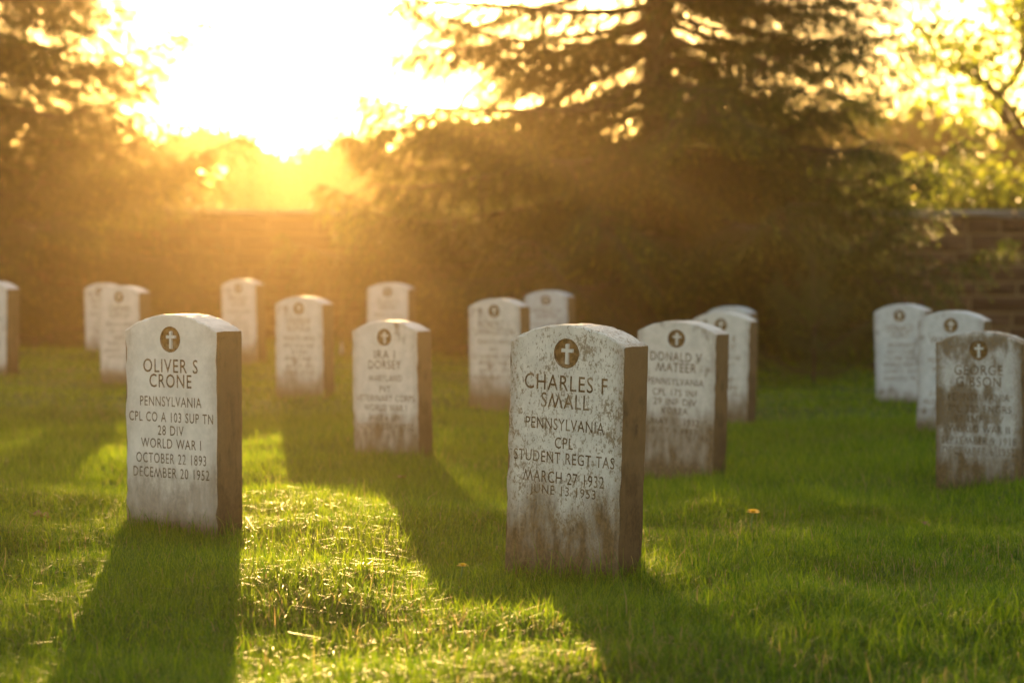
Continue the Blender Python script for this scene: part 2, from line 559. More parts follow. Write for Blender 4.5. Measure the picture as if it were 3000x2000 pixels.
def split_words(me, h):
    """one mesh for each word of a line, found by the wider gaps"""
    isl = islands(me)
    words = []; end = None
    for a, b, comp in isl:
        if end is None or a - end > 0.36 * h: words.append(set())
        words[-1].update(comp); end = b if end is None else max(end, b)
    if len(words) == 1: return [me]
    out = []
    for w in words:
        b2 = bmesh.new(); b2.from_mesh(me); b2.verts.ensure_lookup_table()
        bmesh.ops.delete(b2, geom=[v for v in b2.verts if v.index not in w], context='VERTS')
        m2 = bpy.data.meshes.new('inscription'); b2.to_mesh(m2); b2.free(); out.append(m2)
    return out

def join_cut(parts):
    bm = bmesh.new()
    for me, off in parts:
        k = len(bm.verts)
        bm.from_mesh(me)
        bm.verts.ensure_lookup_table()
        for v in bm.verts[k:]: v.co += Vector(off)
    me = bpy.data.meshes.new('cutter'); bm.to_mesh(me); bm.free()
    return me

def disc_cutter(r, d):
    bm = bmesh.new()
    bmesh.ops.create_cone(bm, cap_ends=True, segments=40, radius1=r * 0.985, radius2=r * 1.015, depth=d, matrix=Matrix.Rotation(R(90), 4, 'X'))
    me = bpy.data.meshes.new('disc'); bm.to_mesh(me); bm.free(); return me

def cross_mesh(s, d):
    """latin cross with slightly flared arms, bevelled front"""
    o = [(-.13, -1), (.13, -1), (.11, .12), (.62, .10), (.62, .42), (.11, .40), (.13, .86), (-.13, .86), (-.11, .40), (-.62, .42), (-.62, .10), (-.11, .12)]
    # wider members, as cut
    o = [(x * 1.25 if abs(x) < .2 else x, z) for x, z in o]
    n = len(o)
    V = [(x * s, 0, z * s) for x, z in o] + [(x * s * .9, -d, z * s * .95) for x, z in o]
    F = [tuple(range(n, 2 * n))] + [(i, (i + 1) % n, n + (i + 1) % n, n + i) for i in range(n)]
    me = bpy.data.meshes.new('cross'); me.from_pydata(V, [], F)
    bm = bmesh.new(); bm.from_mesh(me); bmesh.ops.recalc_face_normals(bm, faces=bm.faces); bm.to_mesh(me); bm.free()
    return me

M_CROSS = marble('marble_cross', 71, speck=0.2, streak=0.0, bottom=-1.0, bstr=0.0, patch=0.0, edge=0.0, base=(0.56, 0.53, 0.49))
NAME_H, LINE_H = 0.037, 0.0275
Z_NAMES = (0.447, 0.404); Z_STATE = 0.347; Z_LINES = (0.303, 0.266, 0.229); Z_DATES = (0.186, 0.147)

def headstone(key, label, lines, mat, side_mat, carve, grime=M_GRIME, seed=0, emblem_z=0.520):
    X, Y, zg, turn, H, leanr, leanb = ST[key]
    root = empty('headstone', (X, Y, zg), R(turn))
    root.rotation_euler = (R(-leanb), R(leanr), R(turn))
    root.scale = ({'mateer': 1.09, 'andrew': 1.03, 'back842': 1.10, 'back1207': 1.09, 'dy': 1.03, 'livingston': 1.02}.get(key, 1.0), 1, 1)
    tag(root, label, 'headstone', 'marble headstones on the lawn')
    me = slab_mesh('slab', H, seed)
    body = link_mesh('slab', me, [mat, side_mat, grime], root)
    fy = -STK / 2
    dz = H - 0.59
    er = 0.0365
    depth_t, depth_e = 0.003, 0.008
    if carve:
        parts = [(disc_cutter(er, depth_e * 2), (0, fy, emblem_z + dz))]
        for s, h, w, z in lines:
            parts.append((text_mesh(s, h, w, depth_t), (0, fy, z + dz)))
        cm = join_cut(parts)
        for _ in range(3): cm.materials.append(grime)
        cm.polygons.foreach_set('material_index', [2] * len(cm.polygons))
        cut = bpy.data.objects.new('cutter', cm); col.objects.link(cut)
        cut.matrix_world = Matrix.Identity(4)
        tmp = bpy.data.objects.new('tmp', me); col.objects.link(tmp)
        md = tmp.modifiers.new('b', 'BOOLEAN'); md.operation = 'DIFFERENCE'; md.solver = 'EXACT'; md.object = cut
        dg = bpy.context.evaluated_depsgraph_get()
        new = bpy.data.meshes.new_from_object(tmp.evaluated_get(dg))
        bpy.data.objects.remove(tmp); bpy.data.objects.remove(cut)
        if len(new.polygons) > len(me.polygons):
            new.name = 'slab'
            body.data = new
        off_t, off_e = depth_t * 0.72, depth_e * 0.9
    else:
        off_t, off_e = -0.0006, -0.0006
    # grime lying in each cut line
    for s, h, w, z in lines:
        for wm in split_words(text_mesh(s, h, w, 0.0), h):
            link_mesh('inscription', wm, grime, root).location = (0, fy + off_t, z + dz)
    bm = bmesh.new(); bmesh.ops.create_circle(bm, cap_ends=True, segments=36, radius=er * 0.99, matrix=Matrix.Rotation(R(90), 4, 'X'))
    dm = bpy.data.meshes.new('emblem_recess'); bm.to_mesh(dm); bm.free()
    em = link_mesh('emblem_recess', dm, M_RECESS, root); em.location = (0, fy + off_e, emblem_z + dz)
    cr = link_mesh('cross', cross_mesh(er * 0.74, 0.007 if carve else 0.002), M_CROSS, em)
    return root

P_ = 'PENNSYLVANIA'
def std(names, state, mids, dates):
    """standard layout: measured where given as (text, width), otherwise natural width"""
    out = []
    zn = Z_NAMES if len(names) == 2 else (0.447, 0.404, 0.361)
    def one(e, h, z):
        s, w = e if isinstance(e, tuple) else (e, None)
        if w is None: w = min(0.295, {True: 0.0262, False: 0.0188}[h == NAME_H] * len(s))
        out.append((s, h, w, z))
    for e, z in zip(names, zn): one(e, NAME_H, z)
    if state: one(state, LINE_H, Z_STATE)
    zz = Z_LINES if len(mids) == 3 else [Z_LINES[0] - 0.037 * i for i in range(len(mids))]
    for e, z in zip(mids, zz): one(e, LINE_H, z)
    for e, z in zip(dates, Z_DATES): one(e, LINE_H, z)
    return out

M = {}
M['crone'] = marble('marble_crone', 3, speck=0.36, streak=0.64, bottom=0.15, bstr=0.66, patch=0.14, edge=0.25, base=(0.64, 0.57, 0.51))
M['small'] = marble('marble_small', 8, speck=0.84, streak=0.42, bottom=0.165, bstr=1.0, patch=0.25, edge=0.45, base=(0.56, 0.52, 0.47))
M['dorsey'] = marble('marble_dorsey', 14, speck=0.42, streak=0.64, bottom=0.16, bstr=0.88, patch=0.2, edge=0.35, base=(0.56, 0.51, 0.47))
M['mateer'] = marble('marble_mateer', 21, speck=0.5, streak=0.62, bottom=0.23, bstr=0.9, patch=0.35, edge=0.35)
M['gibson'] = marble('marble_gibson', 33, speck=0.72, streak=0.85, bottom=0.14, bstr=0.9, patch=0.72, edge=0.75, base=(0.42, 0.40, 0.38))
M['pale'] = marble('marble_pale', 41, speck=0.36, streak=0.55, bottom=0.08, bstr=0.7, patch=0.15, edge=0.25, base=(0.55, 0.50, 0.46))
M['pale2'] = marble('marble_streaked', 47, speck=0.45, streak=0.68, bottom=0.12, bstr=0.8, patch=0.30, edge=0.3)
M['grey'] = marble('marble_grey', 52, speck=0.4, streak=0.60, bottom=0.08, bstr=0.7, patch=0.32, edge=0.35, base=(0.47, 0.46, 0.46))
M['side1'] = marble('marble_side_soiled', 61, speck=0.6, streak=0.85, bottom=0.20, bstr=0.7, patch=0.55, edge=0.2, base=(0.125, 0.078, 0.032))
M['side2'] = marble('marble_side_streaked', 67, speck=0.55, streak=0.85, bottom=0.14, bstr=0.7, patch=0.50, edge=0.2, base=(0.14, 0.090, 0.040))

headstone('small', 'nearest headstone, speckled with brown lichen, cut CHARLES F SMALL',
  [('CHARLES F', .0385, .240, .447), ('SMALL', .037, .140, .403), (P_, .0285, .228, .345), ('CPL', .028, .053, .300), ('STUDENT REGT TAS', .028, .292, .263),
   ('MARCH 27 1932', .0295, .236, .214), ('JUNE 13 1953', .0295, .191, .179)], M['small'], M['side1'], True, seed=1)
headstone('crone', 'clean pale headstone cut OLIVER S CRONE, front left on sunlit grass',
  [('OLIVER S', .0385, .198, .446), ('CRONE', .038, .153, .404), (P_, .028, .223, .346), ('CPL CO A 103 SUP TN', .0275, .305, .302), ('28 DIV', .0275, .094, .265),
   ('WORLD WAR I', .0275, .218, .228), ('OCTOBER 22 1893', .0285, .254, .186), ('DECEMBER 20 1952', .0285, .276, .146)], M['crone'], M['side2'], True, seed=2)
headstone('dorsey', 'pale headstone cut IRA I DORSEY, behind and between the two nearest stones',
  [('IRA I', .037, .105, .447), ('DORSEY', .037, .165, .404), ('MARYLAND', .0275, .170, .347), ('PVT', .0275, .055, .300), ('VETERINARY CORPS', .0275, .295, .262),
   ('WORLD WAR I', .0275, .215, .222), ('MAY 6 1891', .0275, .170, .180), ('NOVEMBER 9 1952', .0275, .280, .142)], M['dorsey'], M['side1'], True, seed=3)
headstone('mateer', 'headstone cut DONALD V MATEER with brown foot, half hidden behind the speckled stone',
  [('DONALD V', .037, .215, .447), ('MATEER', .037, .170, .404), (P_, .0275, .235, .347), ('CPL 175 INF', .0275, .190, .303), ('29 INF DIV', .0275, .180, .266), ('KOREA', .0275, .110, .229),
   ('MAY 12 1932', .0275, .205, .186), ('JULY 9 1953', .0275, .190, .147)], M['mateer'], M['side1'], True, seed=4)
headstone('gibson', 'brown stained headstone cut GEORGE GIBSON at the right edge of the picture',
  [('GEORGE', .037, .185, .447), ('GIBSON', .037, .170, .404), (P_, .0275, .235, .347), ('CPL 320 ENGRS', .0275, .250, .303), ('96 INF DIV', .0275, .190, .266), ('WORLD WAR II', .0275, .235, .229),
   ('SEPTEMBER 9 1918', .0275, .285, .186), ('DECEMBER 6 1952', .0275, .275, .147)], M['gibson'], M['side1'], True, seed=5)
headstone('andrew', 'blurred pale headstone cut ANDREW, standing before the sunlit gap of wall',
  std([('ANDREW', .165), ('RUFOLA', .155)], (P_, .215), ['PFC 316 INF', '79 DIV', 'WORLD WAR I'], ['MAY 8 1891', 'APRIL 9 1952']), M['pale2'], M['side2'], False, M_GRIME_PALE, 6)
headstone('stephen', 'blurred pale headstone cut STEPHEN, front one of the overlapping pair on the left',
  std([('STEPHEN', .175), ('RUFOLA', .155)], (P_, .215), ['PFC CO B', 'ENGRS', 'WORLD WAR I'], ['AUGUST 1 1895', 'MAY 21 1952']), M['pale'], M['side2'], False, M_GRIME_PALE, 7)
headstone('back_st', 'far pale headstone mostly hidden behind the STEPHEN stone on the left',
  std(['JOHN H', 'BAKER'], (P_, .215), ['PVT', 'INFANTRY', 'WORLD WAR I'], ['MAY 2 1890', 'JUNE 4 1952']), M['pale2'], M['side2'], False, M_GRIME_PALE, 8)
headstone('leftedge', 'headstone cut off by the left edge of the picture, showing its brown side',
  std(['HARRY C', 'MILLER'], (P_, .215), ['PVT', 'INFANTRY', 'WORLD WAR I'], ['MAY 2 1890', 'JUNE 4 1952']), M['pale'], M['side2'], False, M_GRIME_PALE, 9)
headstone('back508', 'far pinkish headstone against the stone wall, just right of the OLIVER S CRONE stone',
  std(['WILLIAM', 'MOORE'], (P_, .215), ['PVT', 'INFANTRY', 'WORLD WAR I'], ['MAY 2 1890', 'JUNE 4 1952']), M['pale2'], M['side2'], False, M_GRIME_PALE, 10)
headstone('back842', 'far headstone rising behind the IRA I DORSEY stone',
  std(['JAMES H', 'BAKER'], (P_, .215), ['PVT', 'INFANTRY', 'WORLD WAR I'], ['MAY 2 1890', 'JUNE 4 1952']), M['pale'], M['side2'], False, M_GRIME_PALE, 11)
headstone('livingston', 'blurred headstone cut ROBERT L LIVINGSTON with dark streak, left behind the nearest stone',
  std([('ROBERT L', .205), ('LIVINGSTON', .250)], ('PENNSYLVANIA', .215), ['PFC', '22 MARINE CORPS', 'WORLD WAR I'], ['JUNE 1 1897', 'NOVEMBER 5 1952']), M['pale2'], M['side1'], False, M_GRIME_PALE, 12)
headstone('back1207', 'far headstone whose top shows above the nearest speckled stone',
  std(['GEORGE H', 'MARTIN'], (P_, .215), ['PVT', 'INFANTRY', 'WORLD WAR I'], ['MAY 2 1890', 'JUNE 4 1952']), M['grey'], M['side2'], False, M_GRIME_PALE, 13)
headstone('dy', 'headstone directly behind the DONALD V MATEER stone, its right half showing',
  std(['HENRY R', 'KENNEDY'], (P_, .235), ['PVT 5 ART', '28 DIV', 'WORLD WAR I'], ['MAY 11 1893', 'OCTOBER 4 1952']), M['pale2'], M['side1'], False, M_GRIME_PALE, 14)
headstone('back_dy', 'farthest headstone in the row behind DONALD V MATEER, only its top showing',
  std(['PAUL W', 'BROWN'], (P_, .215), ['PVT', 'INFANTRY', 'WORLD WAR I'], ['MAY 2 1890', 'JUNE 4 1952']), M['grey'], M['side1'], False, M_GRIME_PALE, 15)
headstone('hunt', 'grey headstone cut DONALD HUNT, farthest of the three at the right',
  std([('DONALD', .165), ('HUNT', .115)], ('MICHIGAN', .165), ['PFC 1 CAV', '77 INF DIV', 'WORLD WAR II'], ['JUNE 2 1919', 'MARCH 6 1952']), M['grey'], M['side1'], False, M_GRIME_PALE, 16)
headstone('r16', 'grey headstone between the DONALD HUNT and GEORGE GIBSON stones',
  std(['WALTER S', 'MEYERS'], (P_, .225), ['PFC 8 INF', 'KOREA', 'PH'], ['JULY 7 1930', 'AUGUST 12 1952']), M['grey'], M['side1'], False, M_GRIME_PALE, 17)

# ------------------------------------------------------------------ spruces
def needles(acc, P, D, rs, spacing, length, width, tip):
    """needles round a set of straight twigs: P (n,3) bases, D (n,3) vectors"""
    L = np.linalg.norm(D, axis=1)
    cnt = np.maximum(2, (L / spacing).astype(int)) * 3
    i = np.repeat(np.arange(len(P)), cnt)
    m = len(i)
    tt = rs.uniform(0.03, 1.0, m)
    d = D[i] / L[i][:, None]
    r = rs.normal(size=(m, 3)); r -= (r * d).sum(1)[:, None] * d; r /= np.linalg.norm(r, axis=1)[:, None]
    p = P[i] + D[i] * tt[:, None]
    ln = length * rs.uniform(0.7, 1.2, m)
    q = p + (r * 0.75 + d * 0.65) * ln[:, None]
    sd = np.cross(r, d) * (width * 0.5)
    V = np.stack([p - sd, p + sd, q], 1).reshape(-1, 3)
    a = np.repeat(np.clip((tt - 0.55) / 0.45, 0, 1) * tip[i] + rs.uniform(0, 0.12, m), 3)
    acc.add(V, T=np.arange(3 * m).reshape(-1, 3), a=a)

def bough_mesh(name, seed, L, dense=1.0, sag=0.34, lift=0.30):
    rs = np.random.RandomState(seed)
    wood, leaf = Acc(), Acc()
    s = np.linspace(0, 1, 22)
    wob = rs.uniform(-1, 1, 3)
    P = np.stack([L * s * (1 - 0.03 * s), L * 0.05 * np.sin(s * 5 + wob[0] * 3) * s, L * (-sag * s + lift * s ** 2.3) + 0.03 * L * np.sin(s * 7 + wob[1] * 3) * s], -1)
    wood.tube(P, 0.011 * L * (1 - s) ** 0.8 + 0.0025, 5)
    T = np.gradient(P, axis=0); T /= np.linalg.norm(T, axis=1)[:, None]
    tp, td, tt = [], [], []
    n2 = int(52 * dense)
    for k in range(n2):
        sk = 0.10 + 0.90 * (k + rs.uniform(-.4, .4)) / n2
        sk = min(max(sk, 0.08), 1.0)
        f = sk * 21; i = min(int(f), 20); u = f - i
        p0 = P[i] * (1 - u) + P[i + 1] * u
        t0 = T[i]
        side = np.cross(t0, (0, 0, 1.0)); side /= np.linalg.norm(side)
        sg = 1 if k % 2 else -1
        d = t0 * rs.uniform(0.35, 0.8) + side * sg * rs.uniform(0.55, 1.0) + np.array([0, 0, rs.uniform(-0.25, 0.12)])
        d /= np.linalg.norm(d)
        l2 = L * (0.30 * (1 - sk) ** 0.55 * min(1, (sk + 0.12) * 3) + 0.055) * rs.uniform(0.7, 1.2)
        v = np.linspace(0, 1, 7)
        B = p0 + d * (l2 * v)[:, None] + np.array([0, 0, -1.0]) * (0.42 * l2 * v ** 1.8)[:, None]
        wood.tube(B, 0.0045 * (1 - v) + 0.0015, 3)
        tp += list(B[:-1]); td += list(B[1:] - B[:-1]); tt += list(np.clip((v[1:] - 0.6) * 2, 0, 1))
        n3 = max(3, int(l2 / 0.042))
        for j in range(n3):
            w = 0.12 + 0.88 * (j + rs.uniform(-.4, .4)) / n3
            w = min(max(w, 0.05), 1.0)
            g = w * 6; ii = min(int(g), 5); uu = g - ii
            b0 = B[ii] * (1 - uu) + B[ii + 1] * uu
            dd = d * rs.uniform(0.1, 0.6) + np.cross(d, (0, 0, 1.0)) * rs.uniform(-0.55, 0.55) + np.array([0, 0, -rs.uniform(0.25, 1.0)])
            dd /= np.linalg.norm(dd)
            l3 = rs.uniform(0.09, 0.26) * (1.15 - 0.5 * w) * min(1.0, L / 2.0 + 0.2)
            tp.append(b0); td.append(dd * l3); tt.append(1.0 if rs.rand() < 0.45 else 0.25)
    tp, td, tt = np.array(tp), np.array(td), np.array(tt)
    # thin twig cores
    m = len(tp)
    sd = np.cross(td, rs.normal(size=(m, 3))); sd /= np.linalg.norm(sd, axis=1)[:, None] + 1e-9; sd *= 0.0022
    leaf.add(np.stack([tp - sd, tp + sd, tp + td], 1).reshape(-1, 3), T=np.arange(3 * m).reshape(-1, 3), a=0.0)
    needles(leaf, tp, td, rs, 0.0135, 0.024, 0.0052, tt)
    nv = wood.n
    wm = wood
    # one mesh, two materials
    V = np.concatenate(wm.V + leaf.V)
    Qf = np.concatenate(wm.Q); Tf = np.concatenate(leaf.T) + nv
    me = np_mesh(name, V, [Qf, Tf], {'tint': np.concatenate(wm.A + leaf.A)})
    mi = np.zeros(len(Qf) + len(Tf), np.int32); mi[len(Qf):] = 1
    me.polygons.foreach_set('material_index', mi)
    return me

M_BARK = bark_material('spruce_bark', (0.055, 0.036, 0.022), (0.12, 0.085, 0.055))
M_NEEDLE = leaf_material('spruce_needles', (0.027, 0.045, 0.006), (0.18, 0.20, 0.025), 0.42, 0.5, 0.3, rand=0.9)
BOUGHS = [bough_mesh('bough', 100 + i, 2.7, 1.0, sag, lift) for i, (sag, lift) in enumerate(((0.36, 0.30), (0.28, 0.27), (0.42, 0.36), (0.30, 0.20), (0.38, 0.38)))]
for b in BOUGHS: b.materials.append(M_BARK); b.materials.append(M_NEEDLE)

def spruce(label, x, y, height, radius, seed, h0=0.22, detail_to=4.2, per=8, step=0.27, thin=0.0, bias=0.0):
    rnd = random.Random(seed)
    z0 = gz(x, y)
    root = empty('spruce_tree', (x, y, z0))
    tag(root, label, 'tree', 'spruces in front of the stone wall')
    acc = Acc()
    n = 30; s = np.linspace(0, 1, n)
    P = np.stack([0.04 * np.sin(s * 9 + seed), 0.04 * np.cos(s * 7 + seed), -0.15 + (height + 0.15) * s], -1)
    acc.tube(P, 0.105 * (height / 12) * (1 - s) ** 0.8 + 0.006 + 0.05 * np.exp(-s * 45), 12)
    link_mesh('trunk', acc.mesh('trunk', True), M_BARK, root)
    h = h0; ang = rnd.uniform(0, 6.28)
    while h < height - 0.3:
        low = h < detail_to
        f = h / height
        rr = radius * (1 - f) ** 0.62 * (1.0 if h > 0.9 else 0.86)
        k = per if low else 6
        for i in range(k):
            if rnd.random() < thin and h > 2.0: continue
            a = ang + 2 * math.pi * i / k + rnd.uniform(-0.28, 0.28)
            o = bpy.data.objects.new('bough', rnd.choice(BOUGHS)); col.objects.link(o); o.parent = root
            o.location = (0, 0, h + rnd.uniform(-0.1, 0.1))
            sc = rr / 2.7 * rnd.uniform(0.80, 1.10) * (1 - bias * math.cos(a))
            pitch = (-2 + 30 * f) + rnd.uniform(-7, 7)
            if h < 0.6: pitch += 9
            o.rotation_euler = Euler((R(rnd.uniform(-18, 18)), R(-pitch), a), 'XYZ')
            o.scale = (sc, max(sc, 0.5) * rnd.choice((-1, 1)) if False else max(sc, 0.45), max(sc, 0.45))
        ang += 2.4
        h += (step if low else 0.5) * rnd.uniform(0.85, 1.15)
    return root

spruce('broad dark spruce with drooping boughs right of the sun, its trunk in view', 1.30, 17.4, 16.0, 3.2, 4, thin=0.24, bias=0.08, per=9, step=0.25)
spruce('spruce at the left edge glowing in the low sun', -5.25, 19.0, 13.0, 2.95, 9, thin=0.0, per=8, step=0.27)

def young_spruce(label, x, y, height, seed):
    rnd = random.Random(seed)
    z0 = gz(x, y)
    root = empty('young_spruce', (x, y, z0)); tag(root, label, 'young tree')
    acc = Acc(); s = np.linspace(0, 1, 12)
    P = np.stack([0.01 * np.sin(s * 5), 0.01 * np.cos(s * 4), -0.05 + (height + 0.05) * s], -1)
    acc.tube(P, 0.012 * (1 - s) + 0.003, 6)
    link_mesh('trunk', acc.mesh('trunk', True), M_BARK, root)
    h = 0.06
    while h < height * 0.97:
        k = 5 if h < height * 0.8 else 4
        for i in range(k):
            a = i * 2 * math.pi / k + h * 9 + rnd.uniform(-.3, .3)
            o = bpy.data.objects.new('bough', rnd.choice(BOUGHS)); col.objects.link(o); o.parent = root
            sc = ((height - h) * 0.50 + 0.13) / 2.7 * rnd.uniform(0.45, 1.35)
            o.location = (0, 0, h); o.rotation_euler = Euler((R(rnd.uniform(-20, 20)), R(-(rnd.uniform(20, 50) + 22 * h / height)), a), 'XYZ'); o.scale = (sc, sc, sc)
            o.material_slots[1].link = 'OBJECT'; o.material_slots[1].material = M_YOUNG
        h += 0.14 * rnd.uniform(0.7, 1.3)
M_YOUNG = leaf_material('young_needles', (0.060, 0.080, 0.012), (0.15, 0.17, 0.03), 0.35, 0.5, 0.3, rand=0.1)
young_spruce('small young spruce in front of the dark spruce, near the right', 2.18, 14.4, 0.93, 3)

# ------------------------------------------------------------------ broadleaf trees beyond the wall
def leafy(seed, height, crown_r, crown_z0, nleaf, leaf, levels=4, multi=1, stem=0.36):
    rs = np.random.RandomState(seed)
    wood = Acc(); tips = []
    def grow(p, d, l, r, lev):
        n = 6
        pts = [p]; dd = d
        for _ in range(n):
            dd = dd + rs.normal(0, 0.11, 3) + np.array([0, 0, 0.03]); dd /= np.linalg.norm(dd)
            pts.append(pts[-1] + dd * l / n)
        pts = np.array(pts)
        wood.tube(pts, np.linspace(r, r * 0.6, n + 1), 6 if lev < 2 else 4)
        if lev >= 1: tips.append((pts[3:], lev))
        if lev < levels:
            for _ in range(3 if lev else 5):
                e = rs.normal(0, 1, 3); e[2] = abs(e[2]) * 0.5 + (0.2 if lev else 0.4); e /= np.linalg.norm(e)
                nd = dd * 0.55 + e * 0.8; nd /= np.linalg.norm(nd)
                grow(pts[rs.randint(3, n + 1)], nd, l * rs.uniform(0.55, 0.8), r * 0.55, lev + 1)
    for _ in range(multi):
        grow(np.array([rs.normal(0, 0.12), rs.normal(0, 0.12), -0.2]) if multi > 1 else np.array([0, 0, -0.2]),
             np.array([rs.normal(0, 0.1), rs.normal(0, 0.1), 1.0]), height * stem, height * 0.009 + 0.010, 0)
    wv = np.concatenate(wood.V)
    k = np.array([crown_r / np.percentile(np.abs(wv[:, 0]), 99), crown_r / np.percentile(np.abs(wv[:, 1]), 99), height / wv[:, 2].max()])
    wood.V = [v * k for v in wood.V]
    cl = np.concatenate([q * k for q, lv in tips if lv >= 2])
    c = cl[rs.randint(len(cl), size=nleaf)] + rs.normal(0, crown_r * 0.085, (nleaf, 3))
    c[:, 2] = np.maximum(c[:, 2], crown_z0 * rs.uniform(0.6, 1.2, nleaf))
    u = rs.normal(size=(nleaf, 3)); u[:, 2] -= 0.6; u /= np.linalg.norm(u, axis=1)[:, None]
    v = np.cross(u, rs.normal(size=(nleaf, 3))); v /= np.linalg.norm(v, axis=1)[:, None]
    sz = leaf * rs.uniform(0.65, 1.3, nleaf)[:, None]
    Vl = np.stack([c, c + (u * 0.5 + v * 0.34) * sz, c + u * sz, c + (u * 0.5 - v * 0.34) * sz], 1).reshape(-1, 3)
    tint = np.repeat(rs.uniform(0, 1, nleaf), 4)
    lm = np_mesh('crown', Vl, [np.arange(4 * nleaf).reshape(-1, 4)], {'tint': tint})
    return wood.mesh('trunk', True), lm

M_BARK2 = bark_material('broadleaf_bark', (0.06, 0.045, 0.035), (0.13, 0.10, 0.08))
M_LEAF = leaf_material('spring_leaves', (0.10, 0.145, 0.012), (0.24, 0.27, 0.03), 0.62, 0.45, 0.3)
M_LEAF2 = leaf_material('shrub_leaves', (0.10, 0.145, 0.012), (0.27, 0.29, 0.03), 0.6, 0.45, 0.3)

def plant(name, kindname, label, wl, loc, rz, sc, mats, cat, group=None):
    root = empty(name, loc, rz); tag(root, label, cat, group)
    for nm, me, m in (('trunk', wl[0], mats[0]), ('crown', wl[1], mats[1])):
        if not me.materials: me.materials.append(m)
        o = bpy.data.objects.new(nm, me); col.objects.link(o); o.parent = root; o.scale = sc
    return root

big = leafy(5, 8.4, 4.7, 0.9, 21000, 0.115, 4, stem=0.16)
plant('broadleaf_tree', '', 'leafy green tree with bright gaps beyond the wall at the upper right', big, (7.2, 28.5, 0), 0.4, (1, 1, 1), (M_BARK2, M_LEAF), 'tree')
M_LEAF_FAR = leaf_material('far_leaves', (0.045, 0.055, 0.008), (0.10, 0.11, 0.015), 0.45, 0.5, 0.2)
shA = leafy(12, 2.3, 1.2, 0.3, 5200, 0.10, 3, multi=4)
shB = leafy(15, 2.1, 1.1, 0.3, 4600, 0.10, 3, multi=4)
for i, (x, y, s, lab) in enumerate(((5.4, 25.2, 0.95, 'green shrub beyond the wall, just right of the dark spruce'), (7.1, 25.8, 1.05, 'green shrub beyond the wall at the right edge of the picture'),
                                    (3.6, 26.0, 0.9, 'green shrub beyond the wall, seen through the lowest right boughs of the spruce'))):
    plant('shrub', '', lab, (shA, shB)[i % 2], (x, y, 0), i * 1.3, (s, s, s), (M_BARK2, M_LEAF2), 'shrub', 'shrubs beyond the wall')
farA = leafy(21, 5.0, 3.2, 0.6, 7000, 0.26, 3, multi=2)
farB = leafy(24, 5.4, 2.9, 0.6, 7000, 0.26, 3, multi=2)
rnd = random.Random(6)
FAR = [(-22, 62, 1.0), (-17.5, 58, .95), (-13.2, 64, 1.0), (-9.6, 57, .86), (-6.6, 62, .88), (-3.6, 57, .80), (-0.6, 63, .92), (2.8, 58, .86), (6.5, 64, 1.05), (10.5, 58, 1.0), (14.5, 63, 1.1), (19, 59, 1.1)]
for i, (x, y, s) in enumerate(FAR):
    plant('far_tree', '', 'hazy tree in the far line of trees beyond the stone wall', (farA, farB)[i % 2], (x, y, 0), rnd.uniform(0, 6), (s * 1.1, s * 1.1, s), (M_BARK2, M_LEAF_FAR), 'tree', 'far line of trees beyond the wall')

